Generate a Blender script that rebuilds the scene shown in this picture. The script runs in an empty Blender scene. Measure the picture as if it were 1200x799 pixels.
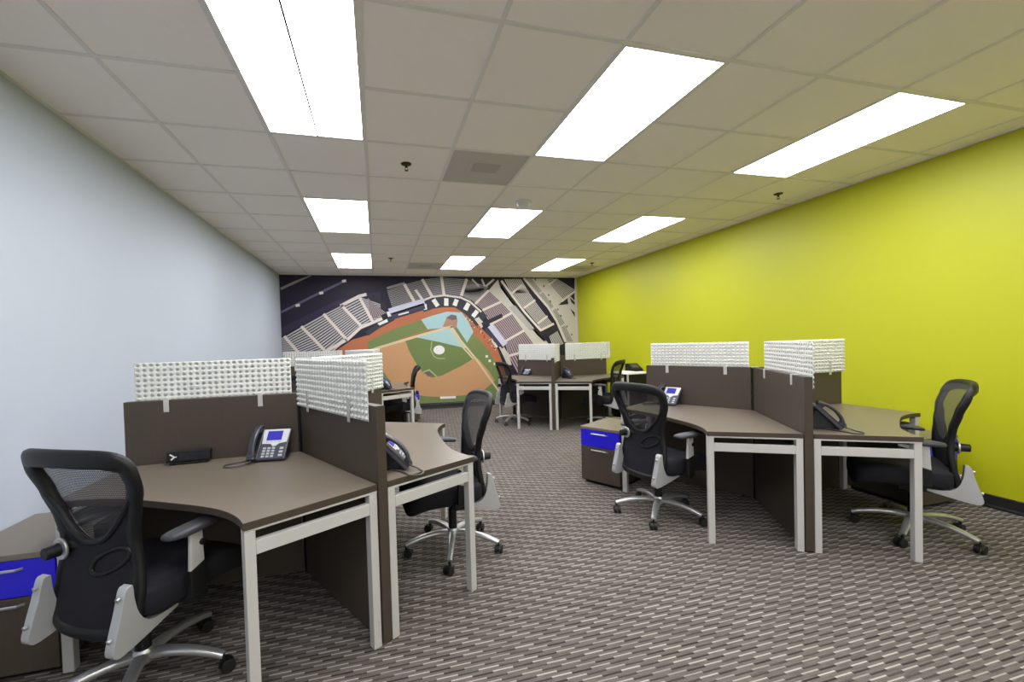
import bpy, bmesh, math, random
from mathutils import Vector, Matrix

C = bpy.context.scene.collection
scene = bpy.context.scene
PI = math.pi

# ------------------------------------------------------------------ camera, light, exposure
CAM_H = 1.37
yaw, pitch, roll = .2518, -.0213, -.0295
fw = Vector((math.sin(yaw)*math.cos(pitch), math.cos(yaw)*math.cos(pitch), math.sin(pitch)))
rt = Vector((math.cos(yaw), -math.sin(yaw), 0)); up = rt.cross(fw)
r2 = rt*math.cos(roll)+up*math.sin(roll); u2 = -rt*math.sin(roll)+up*math.cos(roll)
cam = bpy.data.cameras.new('camera'); cam_o = bpy.data.objects.new('camera', cam); C.objects.link(cam_o)
M3 = Matrix((r2, u2, -fw)).transposed()
cam_o.matrix_world = Matrix.Translation((0, 0, CAM_H)) @ M3.to_4x4()
cam.sensor_width = 36; cam.lens = 487.7755/1200*36
cam.shift_x = 32.54/1200; cam.shift_y = 11.62/1200
cam.clip_start = .05
scene.camera = cam_o
scene.view_settings.view_transform = 'Standard'
scene.view_settings.look = 'None'
scene.view_settings.exposure = 0.2
scene.view_settings.gamma = 1.0
scene.view_settings.use_curve_mapping = False
w = bpy.data.worlds.new('world'); scene.world = w; w.use_nodes = True
w.node_tree.nodes['Background'].inputs[0].default_value = (.05, .05, .05, 1)
LAMP_EMISSION = 15.5

# ------------------------------------------------------------------ materials
def lin(r, g, b):
    f = lambda c: (c/255/12.92) if c/255 <= .04045 else ((c/255+.055)/1.055)**2.4
    return (f(r), f(g), f(b), 1)
def mat(name, rgb, rough=.6, metal=0., noise=0., nscale=40., spec=.5, bump=0., sheen=0.):
    m = bpy.data.materials.new(name); m.use_nodes = True
    nt = m.node_tree; b = nt.nodes['Principled BSDF']
    b.inputs['Base Color'].default_value = lin(*rgb)
    b.inputs['Roughness'].default_value = rough; b.inputs['Metallic'].default_value = metal
    b.inputs['Specular IOR Level'].default_value = spec
    if noise or bump:
        tc = nt.nodes.new('ShaderNodeTexCoord'); n = nt.nodes.new('ShaderNodeTexNoise')
        n.inputs['Scale'].default_value = nscale; n.inputs['Detail'].default_value = 3
        nt.links.new(tc.outputs['Object'], n.inputs['Vector'])
        if noise:
            mx = nt.nodes.new('ShaderNodeMix'); mx.data_type = 'RGBA'
            c = lin(*rgb)
            mx.inputs['A'].default_value = tuple(v*(1-noise) for v in c[:3])+(1,)
            mx.inputs['B'].default_value = tuple(min(1, v*(1+noise)) for v in c[:3])+(1,)
            nt.links.new(n.outputs['Fac'], mx.inputs['Factor']); nt.links.new(mx.outputs['Result'], b.inputs['Base Color'])
        if bump:
            bp = nt.nodes.new('ShaderNodeBump'); bp.inputs['Strength'].default_value = bump; bp.inputs['Distance'].default_value = .002
            nt.links.new(n.outputs['Fac'], bp.inputs['Height']); nt.links.new(bp.outputs['Normal'], b.inputs['Normal'])
    return m
def wood(name, rgb, amt=.12, rough=.45, spec=.4, stretch=(60, 60, 2)):
    m = mat(name, rgb, rough, spec=spec); nt = m.node_tree; b = nt.nodes['Principled BSDF']
    tc = nt.nodes.new('ShaderNodeTexCoord'); mp = nt.nodes.new('ShaderNodeMapping'); mp.inputs['Scale'].default_value = stretch
    n = nt.nodes.new('ShaderNodeTexNoise'); n.inputs['Scale'].default_value = 1.5; n.inputs['Detail'].default_value = 5
    mx = nt.nodes.new('ShaderNodeMix'); mx.data_type = 'RGBA'; c = lin(*rgb)
    mx.inputs['A'].default_value = tuple(v*(1-amt) for v in c[:3])+(1,); mx.inputs['B'].default_value = tuple(v*(1+amt) for v in c[:3])+(1,)
    L = nt.links.new
    L(tc.outputs['Object'], mp.inputs['Vector']); L(mp.outputs['Vector'], n.inputs['Vector']); L(n.outputs['Fac'], mx.inputs['Factor']); L(mx.outputs['Result'], b.inputs['Base Color'])
    return m
def emit(name, rgb, strength, base=.8):
    m = bpy.data.materials.new(name); m.use_nodes = True; nt = m.node_tree
    b = nt.nodes['Principled BSDF']; b.inputs['Base Color'].default_value = (base, base, base, 1)
    b.inputs['Specular IOR Level'].default_value = .15
    b.inputs['Emission Color'].default_value = rgb; b.inputs['Emission Strength'].default_value = strength
    return m

M = {}
M['wall_blue'] = mat('pale_blue_paint', (182, 190, 204), .55, noise=.015, nscale=3)
M['wall_lime'] = mat('lime_paint', (177, 179, 15), .5, noise=.02, nscale=3)
M['wall_white'] = mat('white_paint', (240, 238, 234), .7)
M['tile'] = mat('ceiling_tile', (250, 243, 238), .9, noise=.03, nscale=120, bump=.3, spec=.1)
M['grid'] = mat('ceiling_grid_white', (230, 226, 222), .6)
M['base_black'] = mat('black_vinyl', (30, 29, 30), .5)
M['wood'] = wood('dark_walnut_laminate', (72, 63, 55), .10, .5, .35)
M['wood_edge'] = wood('dark_walnut_edge', (66, 56, 48), .08, .45, .35)
M['top'] = mat('taupe_laminate', (109, 99, 87), .36, noise=.05, nscale=70, spec=.5)
M['silver'] = mat('silver_paint', (192, 189, 186), .42, metal=.15)
M['alu'] = mat('brushed_aluminium', (190, 190, 190), .33, metal=.75)
M['alu_dull'] = mat('dull_grey_bracket', (184, 185, 186), .4, metal=.45)
M['white_plastic'] = mat('white_screen_plastic', (216, 216, 212), .4)
M['black_plastic'] = mat('black_plastic', (17, 17, 19), .48, spec=.35)
M['black_fabric'] = mat('black_fabric', (24, 23, 30), .8, noise=.25, nscale=300, bump=.2, spec=.3)
M['black_rubber'] = mat('black_rubber', (16, 16, 17), .55)
M['grey_pad'] = mat('grey_arm_pad', (56, 56, 61), .5)
M['blue'] = mat('cobalt_blue_front', (34, 22, 205), .35)
M['phone_grey'] = mat('phone_charcoal', (62, 63, 72), .38)
M['phone_dark'] = mat('phone_black', (26, 27, 33), .3)
M['phone_silver'] = mat('phone_silver', (200, 202, 204), .35, metal=.1)
M['handset'] = mat('handset_grey', (50, 51, 58), .35)
M['key'] = mat('phone_keys', (170, 172, 180), .5)
M['cord'] = mat('phone_cord', (70, 68, 66), .45)
M['screen_blue'] = emit('phone_display', (.02, .016, .42, 1), .9, .02)
M['paper'] = mat('white_paper', (238, 238, 236), .8)
M['vent_grey'] = mat('grey_vent', (198, 192, 190), .7)
M['metal_dark'] = mat('dark_bronze', (60, 52, 44), .35, metal=.7)
M['hole'] = mat('dark_gap', (8, 8, 8), .9)
M['lamp'] = emit('lamp_diffuser', (.965, .975, 1, 1), LAMP_EMISSION)

def carpet_mat():
    m = mat('striped_carpet', (120, 112, 106), .95, spec=.05); nt = m.node_tree; b = nt.nodes['Principled BSDF']; L = nt.links.new
    def mth(op, a, c=None, d=None):
        n = nt.nodes.new('ShaderNodeMath'); n.operation = op
        for i, v in enumerate((a, c, d)):
            if v is None: continue
            if isinstance(v, (int, float)): n.inputs[i].default_value = v
            else: L(v, n.inputs[i])
        return n.outputs[0]
    tc = nt.nodes.new('ShaderNodeTexCoord'); sp = nt.nodes.new('ShaderNodeSeparateXYZ'); L(tc.outputs['Object'], sp.inputs[0])
    x, y = sp.outputs[0], sp.outputs[1]
    v = mth('MULTIPLY', y, 1/.0245); row = mth('FLOOR', v); fv = mth('FRACT', v)
    u = mth('ADD', mth('MULTIPLY', x, 1/.088), mth('MULTIPLY', row, .63)); col = mth('FLOOR', u)
    par = mth('MODULO', mth('ABSOLUTE', col), 2)
    cv = nt.nodes.new('ShaderNodeCombineXYZ'); L(col, cv.inputs[0]); L(row, cv.inputs[1])
    wn = nt.nodes.new('ShaderNodeTexWhiteNoise'); wn.noise_dimensions = '2D'; L(cv.outputs[0], wn.inputs['Vector'])
    rnd = wn.outputs['Value']
    light = mth('MULTIPLY', mth('MULTIPLY', par, mth('MULTIPLY', mth('GREATER_THAN', fv, .26), mth('LESS_THAN', fv, .52))), mth('ADD', mth('MULTIPLY', rnd, .4), .33))
    dark = mth('MULTIPLY', mth('MULTIPLY', mth('SUBTRACT', 1, par), mth('LESS_THAN', fv, .34)), mth('ADD', mth('MULTIPLY', wn.outputs['Color'], .45), .42))
    ns = nt.nodes.new('ShaderNodeTexNoise'); ns.inputs['Scale'].default_value = 260; ns.inputs['Detail'].default_value = 2; L(tc.outputs['Object'], ns.inputs['Vector'])
    mp = nt.nodes.new('ShaderNodeMapping'); mp.inputs['Scale'].default_value = (14, 130, 1); L(tc.outputs['Object'], mp.inputs['Vector'])
    st = nt.nodes.new('ShaderNodeTexNoise'); st.inputs['Scale'].default_value = 1; st.inputs['Detail'].default_value = 2; L(mp.outputs['Vector'], st.inputs['Vector'])
    body = nt.nodes.new('ShaderNodeMix'); body.data_type = 'RGBA'; body.inputs['A'].default_value = lin(62, 57, 54); body.inputs['B'].default_value = lin(124, 116, 111)
    L(mth('ADD', mth('ADD', mth('MULTIPLY', ns.outputs['Fac'], .8), mth('MULTIPLY', rnd, .12)), mth('SUBTRACT', mth('MULTIPLY', st.outputs['Fac'], .8), .4)), body.inputs['Factor'])
    m1 = nt.nodes.new('ShaderNodeMix'); m1.data_type = 'RGBA'; L(light, m1.inputs['Factor']); L(body.outputs['Result'], m1.inputs['A']); m1.inputs['B'].default_value = lin(186, 177, 169)
    m2 = nt.nodes.new('ShaderNodeMix'); m2.data_type = 'RGBA'; L(dark, m2.inputs['Factor']); L(m1.outputs['Result'], m2.inputs['A']); m2.inputs['B'].default_value = lin(28, 22, 22)
    L(m2.outputs['Result'], b.inputs['Base Color'])
    bp = nt.nodes.new('ShaderNodeBump'); bp.inputs['Strength'].default_value = .5; bp.inputs['Distance'].default_value = .003
    L(ns.outputs['Fac'], bp.inputs['Height']); L(bp.outputs['Normal'], b.inputs['Normal'])
    return m
M['carpet'] = carpet_mat()

def net_mat():
    m = bpy.data.materials.new('black_chair_mesh'); m.use_nodes = True; nt = m.node_tree; L = nt.links.new
    b = nt.nodes['Principled BSDF']; b.inputs['Base Color'].default_value = lin(52, 50, 54); b.inputs['Roughness'].default_value = .6
    out = nt.nodes['Material Output']; tr = nt.nodes.new('ShaderNodeBsdfTransparent'); mx = nt.nodes.new('ShaderNodeMixShader')
    tc = nt.nodes.new('ShaderNodeTexCoord'); sp = nt.nodes.new('ShaderNodeSeparateXYZ'); L(tc.outputs['Object'], sp.inputs[0])
    def mth(op, a, c):
        n = nt.nodes.new('ShaderNodeMath'); n.operation = op
        for i, v in enumerate((a, c)):
            if isinstance(v, (int, float)): n.inputs[i].default_value = v
            else: L(v, n.inputs[i])
        return n.outputs[0]
    fx = mth('LESS_THAN', mth('FRACT', mth('MULTIPLY', sp.outputs[0], 1/.006), 0), .52)
    fz = mth('LESS_THAN', mth('FRACT', mth('MULTIPLY', sp.outputs[2], 1/.006), 0), .52)
    hole = mth('MULTIPLY', fx, fz)
    L(hole, mx.inputs[0]); L(b.outputs[0], mx.inputs[1]); L(tr.outputs[0], mx.inputs[2]); L(mx.outputs[0], out.inputs[0])
    return m
M['net'] = net_mat()

# ------------------------------------------------------------------ mesh helpers
def sm(bm, name, mats, parent=None, smooth=35, bevel=0, segs=2, solid=0, loc=None):
    """links the bmesh as one object"""
    me = bpy.data.meshes.new(name)
    bmesh.ops.recalc_face_normals(bm, faces=bm.faces)
    bm.to_mesh(me); bm.free()
    for m in (mats if isinstance(mats, (list, tuple)) else [mats]): me.materials.append(M[m] if isinstance(m, str) else m)
    if smooth:
        for p in me.polygons: p.use_smooth = True
        me.set_sharp_from_angle(angle=math.radians(smooth))
    o = bpy.data.objects.new(name, me); C.objects.link(o)
    if parent: o.parent = parent
    if loc: o.location = loc
    if solid:
        s = o.modifiers.new('solidify', 'SOLIDIFY'); s.thickness = solid; s.offset = 0
    if bevel:
        b = o.modifiers.new('bevel', 'BEVEL'); b.width = bevel; b.segments = segs; b.limit_method = 'ANGLE'; b.angle_limit = math.radians(40)
        b.harden_normals = False
    return o
def nb(): return bmesh.new()
def box(bm, x0, x1, y0, y1, z0, z1, mi=0, T=None):
    vs = [bm.verts.new(T @ Vector(p) if T else p) for p in ((x0,y0,z0),(x1,y0,z0),(x1,y1,z0),(x0,y1,z0),(x0,y0,z1),(x1,y0,z1),(x1,y1,z1),(x0,y1,z1))]
    for q in ((3,2,1,0),(4,5,6,7),(0,1,5,4),(1,2,6,5),(2,3,7,6),(3,0,4,7)):
        f = bm.faces.new([vs[i] for i in q]); f.material_index = mi
def prism(bm, pts, h0, h1, axis='z', mi_side=0, mi_top=0, mi_bot=0):
    def v(p, h):
        return {'z': (p[0], p[1], h), 'x': (h, p[0], p[1]), 'y': (p[0], h, p[1])}[axis]
    a = [bm.verts.new(v(p, h0)) for p in pts]; b = [bm.verts.new(v(p, h1)) for p in pts]
    f = bm.faces.new(b); f.material_index = mi_top
    f = bm.faces.new(a[::-1]); f.material_index = mi_bot
    n = len(pts)
    for i in range(n):
        f = bm.faces.new((a[i], a[(i+1) % n], b[(i+1) % n], b[i])); f.material_index = mi_side
def tube(bm, path, ra, rb=None, n=10, upv=Vector((0, 0, 1)), closed=False, caps=True, mi=0, power=2.0):
    """sweep an ellipse (ra sideways, rb along up) along path; ra/rb may be lists"""
    P = [Vector(p) for p in path]; N = len(P); rings = []
    for i, p in enumerate(P):
        if closed: t = P[(i+1) % N]-P[i-1]
        else: t = P[min(i+1, N-1)]-P[max(i-1, 0)]
        t.normalize(); s = t.cross(upv)
        if s.length < 1e-5: s = t.cross(Vector((1, 0, 0)))
        s.normalize(); u = s.cross(t).normalized()
        a = ra[i] if isinstance(ra, (list, tuple)) else ra
        b_ = rb if rb is not None else ra
        b = b_[i] if isinstance(b_, (list, tuple)) else b_
        ring = []
        for k in range(n):
            an = 2*PI*k/n; c, d = math.cos(an), math.sin(an)
            c = math.copysign(abs(c)**(2/power), c); d = math.copysign(abs(d)**(2/power), d)
            ring.append(bm.verts.new(p+s*(a*c)+u*(b*d)))
        rings.append(ring)
    for i in range(N if closed else N-1):
        A, B = rings[i], rings[(i+1) % N]
        for k in range(n):
            f = bm.faces.new((A[k], A[(k+1) % n], B[(k+1) % n], B[k])); f.material_index = mi
    if caps and not closed:
        f = bm.faces.new(rings[0][::-1]); f.material_index = mi
        f = bm.faces.new(rings[-1]); f.material_index = mi
def disc(bm, c, axis, r, h, n=20, mi=0, r2=None):
    """solid of revolution stub: cylinder centred at c along axis"""
    ax = Vector(axis).normalized(); c = Vector(c); r2 = r if r2 is None else r2
    tube(bm, [c-ax*h/2, c+ax*h/2], [r, r2], None, n, Vector((0, 0, 1)) if abs(ax.z) < .9 else Vector((0, 1, 0)), mi=mi)
def superell(bm, c, r, e=.35, nu=28, nv=14, fn=None):
    P = lambda v, p: math.copysign(abs(v)**p, v)
    rows = []
    for j in range(nv+1):
        ph = -PI/2+PI*j/nv; row = []
        for i in range(nu):
            th = 2*PI*i/nu
            p = Vector((c[0]+r[0]*P(math.cos(ph), e)*P(math.cos(th), e), c[1]+r[1]*P(math.cos(ph), e)*P(math.sin(th), e), c[2]+r[2]*P(math.sin(ph), e)))
            row.append(fn(p) if fn else p)
        rows.append(row)
    bot = bm.verts.new(rows[0][0]); top = bm.verts.new(rows[-1][0])
    R = [[bm.verts.new(p) for p in row] for row in rows[1:-1]]
    for i in range(nu):
        j = (i+1) % nu
        bm.faces.new((bot, R[0][j], R[0][i])); bm.faces.new((top, R[-1][i], R[-1][j]))
        for k in range(len(R)-1): bm.faces.new((R[k][i], R[k][j], R[k+1][j], R[k+1][i]))
def catmull(pts, n=6, closed=False):
    P = [Vector(p) for p in pts]; out = []; N = len(P)
    for i in range(N if closed else N-1):
        g = lambda k: P[k % N] if closed else P[max(0, min(N-1, k))]
        a, b, c, d = g(i-1), g(i), g(i+1), g(i+2)
        for k in range(n):
            t = k/n
            out.append(.5*((2*b)+(c-a)*t+(2*a-5*b+4*c-d)*t*t+(3*b-a-3*c+d)*t**3))
    if not closed: out.append(P[-1])
    return out
def empty(name, label, cat, loc=(0, 0, 0), rz=0, group=None):
    o = bpy.data.objects.new(name, None); C.objects.link(o); o.empty_display_size = .1
    o.location = loc; o.rotation_euler = (0, 0, rz); o['label'] = label; o['category'] = cat
    if group: o['group'] = group
    return o
def tag(o, label, cat, group=None):
    o['label'] = label; o['category'] = cat
    if group: o['group'] = group
    return o
def struct(o): o['kind'] = 'structure'; return o
def kids(o, top): return [c for c in top if c.parent == o]
def copy_tree(src, name, label, cat, loc, rz, group=None):
    r = src.copy(); C.objects.link(r); r.name = name; r.location = loc; r.rotation_euler = (0, 0, rz); r['label'] = label; r['category'] = cat
    if group: r['group'] = group
    for ch in list(src.children):
        c = ch.copy(); C.objects.link(c); c.parent = r
        for g in list(ch.children):
            d = g.copy(); C.objects.link(d); d.parent = c
    return r

# ------------------------------------------------------------------ the room
XL, XR, YB, YF, ZC = -1.765, 4.47, 8.70, -4.2, 2.777
TL = .61
def slab(name, x0, x1, y0, y1, z0, z1, m):
    b = nb(); box(b, x0, x1, y0, y1, z0, z1); return struct(sm(b, name, m, smooth=0))
slab('floor', XL-.2, XR+.2, YF-.2, YB+.2, -.1, 0, 'carpet')
slab('ceiling', XL-.2, XR+.2, YF-.2, YB+.2, ZC, ZC+.1, 'tile')
slab('wall_left', XL-.15, XL, YF-.2, YB+.2, 0, ZC, 'wall_blue')
slab('wall_right', XR, XR+.15, YF-.2, YB+.2, 0, ZC, 'wall_lime')
slab('wall_back', XL, XR, YB, YB+.15, 0, ZC, 'wall_white')
slab('wall_front', XL, XR, YF-.15, YF, 0, ZC, 'wall_white')
def skirting(name, pts, a, b, axis):
    bm = nb(); prism(bm, pts, a, b, axis); return struct(sm(bm, name, 'base_black', smooth=0, bevel=.002))
prof = [(0, 0), (.012, 0), (.012, .015), (.008, .025), (.008, .098), (.005, .102), (0, .102)]
skirting('baseboard_right', [(XR-p[0], p[1]) for p in prof][::-1], YF, YB, 'y')
skirting('baseboard_left', [(XL+p[0], p[1]) for p in prof], YF, YB, 'y')
skirting('baseboard_back', [(YB-p[0], p[1]) for p in prof], XL, XR, 'x')
# T-bar grid of the suspended ceiling, one lattice
gx = lambda i: (i-.046)*TL
gy = lambda j: (j+2.9032)*TL
LAMPS = [(-1, j) for j in (0, 4, 8)]+[(2, j) for j in (0, 4, 8)]+[(5, j) for j in (0, 4, 8)]
HIDDEN = [(i, -4) for i in (-1, 2, 5)]+[(i, -8) for i in (-1, 2, 5)]
bm = nb()
hw_, dp = .0115, .005
def in_lamp_x(i, j):   # bar between columns, crossing a lamp
    return any(l[0] < i < l[0]+1 and l[1] <= j <= l[1]+2 for l in LAMPS+HIDDEN)
for i in range(-2, 8):
    x = gx(i)
    if XL < x < XR: box(bm, x-hw_, x+hw_, YF, YB, ZC-dp, ZC+.001)
for j in range(-9, 12):
    y = gy(j)
    if not YF < y < YB: continue
    cols = [XL]+[gx(i) for i in range(-2, 8) if XL < gx(i) < XR]+[XR]
    for a, b in zip(cols[:-1], cols[1:]):
        mid = (a+b)/2
        if any(gx(l[0]) < mid < gx(l[0]+1) and l[1] < j < l[1]+2 for l in LAMPS+HIDDEN): continue
        box(bm, a+(hw_ if a > XL else 0), b-(hw_ if b < XR else 0), y-hw_, y+hw_, ZC-dp, ZC+.001)
struct(sm(bm, 'trim_1', 'grid', smooth=0))
bm = nb()   # wall angle round the ceiling
for q in ((XL, XL+.02, YF, YB), (XR-.02, XR, YF, YB), (XL+.02, XR-.02, YB-.02, YB), (XL+.02, XR-.02, YF, YF+.02)):
    box(bm, q[0], q[1], q[2], q[3], ZC-.006, ZC+.001)
struct(sm(bm, 'trim_2', 'grid', smooth=0))

# ceiling lights
names_c = {-1: 'left', 2: 'middle', 5: 'right'}; names_r = {0: 'nearest', 4: 'second', 8: 'farthest'}
def make_light(divider):
    t = empty('ceiling_light', '', 'ceiling light')
    b = nb()
    x1, y1 = TL-2*hw_, 2*TL-2*hw_
    for q in ((0, .008, 0, y1), (x1-.008, x1, 0, y1), (.008, x1-.008, 0, .008), (.008, x1-.008, y1-.008, y1)):
        box(b, q[0]-x1/2, q[1]-x1/2, q[2]-y1/2, q[3]-y1/2, -.006, .0)
    sm(b, 'light_frame', 'grid', t, smooth=0)
    b = nb(); box(b, -x1/2+.008, x1/2-.008, -y1/2+.008, y1/2-.008, -.003, 0); sm(b, 'diffuser', 'lamp', t, smooth=0)
    if divider:
        b = nb(); box(b, -.0045, .0045, -y1/2+.008, y1/2-.008, -.008, -.003); sm(b, 'lens_divider', 'metal_dark', t, smooth=0)
    return t
proto_light = None
for (i, j) in LAMPS+HIDDEN:
    loc = (gx(i)+TL/2, gy(j)+TL, ZC-.0005)
    if (i, j) in LAMPS:
        lab = {(-1, 0): 'large bright ceiling light panel with a thin dividing line, nearest the left wall',
               (2, 0): 'bright rectangular ceiling light panel beside the large grey square vent',
               (5, 0): 'nearest bright ceiling light panel along the lime green wall',
               (-1, 4): 'bright ceiling panel second from the mural in the row by the pale blue wall',
               (2, 4): 'bright ceiling panel right behind the round smoke detector',
               (5, 4): 'bright ceiling panel second from the mural in the row by the lime wall',
               (-1, 8): 'small bright ceiling panel closest to the mural in the row by the pale blue wall',
               (2, 8): 'bright ceiling panel closest to the mural in the middle row beside the small vent',
               (5, 8): 'bright ceiling panel closest to the mural in the row by the lime wall'}[(i, j)]
        grp = 'recessed ceiling lights'
    else:
        lab = 'recessed ceiling light panel behind the viewpoint, out of the picture'; grp = 'ceiling lights out of the picture'
    if (i, j) == (-1, 0):
        t = make_light(True); t.location = loc; t['label'] = lab; t['group'] = grp
    elif proto_light is None:
        proto_light = t = make_light(False); t.location = loc; t['label'] = lab; t['group'] = grp
    else: copy_tree(proto_light, 'ceiling_light', lab, 'ceiling light', loc, 0, grp)

# air vents: perforated grey squares with a damper box showing
def make_vent():
    t = empty('ceiling_vent', '', 'vent'); h = TL/2-hw_
    b = nb()
    for q in ((-h, h, -h, -h+.012), (-h, h, h-.012, h), (-h, -h+.012, -h+.012, h-.012), (h-.012, h, -h+.012, h-.012)): box(b, *q, -.006, 0)
    sm(b, 'vent_frame', 'vent_grey', t, smooth=0)
    b = nb(); box(b, -h+.012, h-.012, -h+.012, h-.012, -.003, 0); sm(b, 'perforated_face', 'vent_grey', t, smooth=0)
    b = nb(); box(b, -.10, .12, -.11, .06, -.0045, -.003); sm(b, 'damper_plate', mat('vent_dark', (178, 172, 170), .7), t, smooth=0, bevel=.001)
    b = nb(); box(b, -.14, -.12, -.13, .09, -.0055, -.003); box(b, -.12, .13, .08, .095, -.0055, -.003); sm(b, 'damper_rim', 'vent_grey', t, smooth=0)
    return t
v0 = make_vent(); v0.location = (gx(1)+TL/2, gy(2)+TL/2, ZC-.0005); v0['label'] = 'grey square ceiling vent beside the middle nearest light panel'; v0['group'] = 'ceiling vents'
copy_tree(v0, 'ceiling_vent', 'small grey ceiling vent near the mural, left of a light panel', 'vent', (gx(1)+TL/2, gy(9)+TL/2, ZC-.0005), 0, 'ceiling vents')
copy_tree(v0, 'ceiling_vent', 'grey ceiling vent in the far corner by the lime wall', 'vent', (gx(6)+TL/2, gy(9)+TL/2, ZC-.0005), 0, 'ceiling vents')
# sprinklers
def make_sprinkler():
    t = empty('sprinkler', '', 'sprinkler')
    b = nb(); tube(b, [(0, 0, -.012), (0, 0, -.006), (0, 0, 0)], [.022, .038, .042], n=24, upv=Vector((0, 1, 0))); sm(b, 'escutcheon', 'metal_dark', t)
    b = nb(); tube(b, [(0, 0, -.012), (0, 0, -.03)], .009, n=12, upv=Vector((0, 1, 0)))
    for s in (-1, 1): tube(b, [(s*.007, 0, -.028), (s*.013, 0, -.038), (s*.004, 0, -.05)], .0025, n=6, upv=Vector((0, 1, 0)))
    sm(b, 'frame_arm', 'metal_dark', t)
    b = nb(); disc(b, (0, 0, -.052), (0, 0, 1), .014, .003, 16); sm(b, 'deflector', 'metal_dark', t)
    return t
sp0 = make_sprinkler()
for k, (x, y, lab) in enumerate(((.269, 3.316, 'dark sprinkler head left of the large grey ceiling vent'), (3.97, 3.346, 'sprinkler head by the lime wall in front of the nearest right light'),
                                 (.266, 6.95, 'small sprinkler head near the mural between two light rows'), (3.915, 7.0, 'small sprinkler head beside the far right light panel'))):
    if k == 0: sp0.location = (x, y, ZC); sp0['label'] = lab; sp0['group'] = 'ceiling sprinklers'
    else: copy_tree(sp0, 'sprinkler', lab, 'sprinkler', (x, y, ZC), 0, 'ceiling sprinklers')
t = empty('smoke_detector', 'round white smoke detector in front of the middle light panel', 'smoke detector', (1.487, 4.0, ZC))
b = nb(); tube(b, [(0, 0, -.012), (0, 0, 0)], .085, n=32, upv=Vector((0, 1, 0))); sm(b, 'base_plate', 'white_plastic', t, bevel=.003)
b = nb(); tube(b, [(0, 0, -.05), (0, 0, -.045), (0, 0, -.025), (0, 0, -.012)], [.03, .05, .066, .07], n=32, upv=Vector((0, 1, 0))); sm(b, 'sensor_head', 'white_plastic', t)

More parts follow.
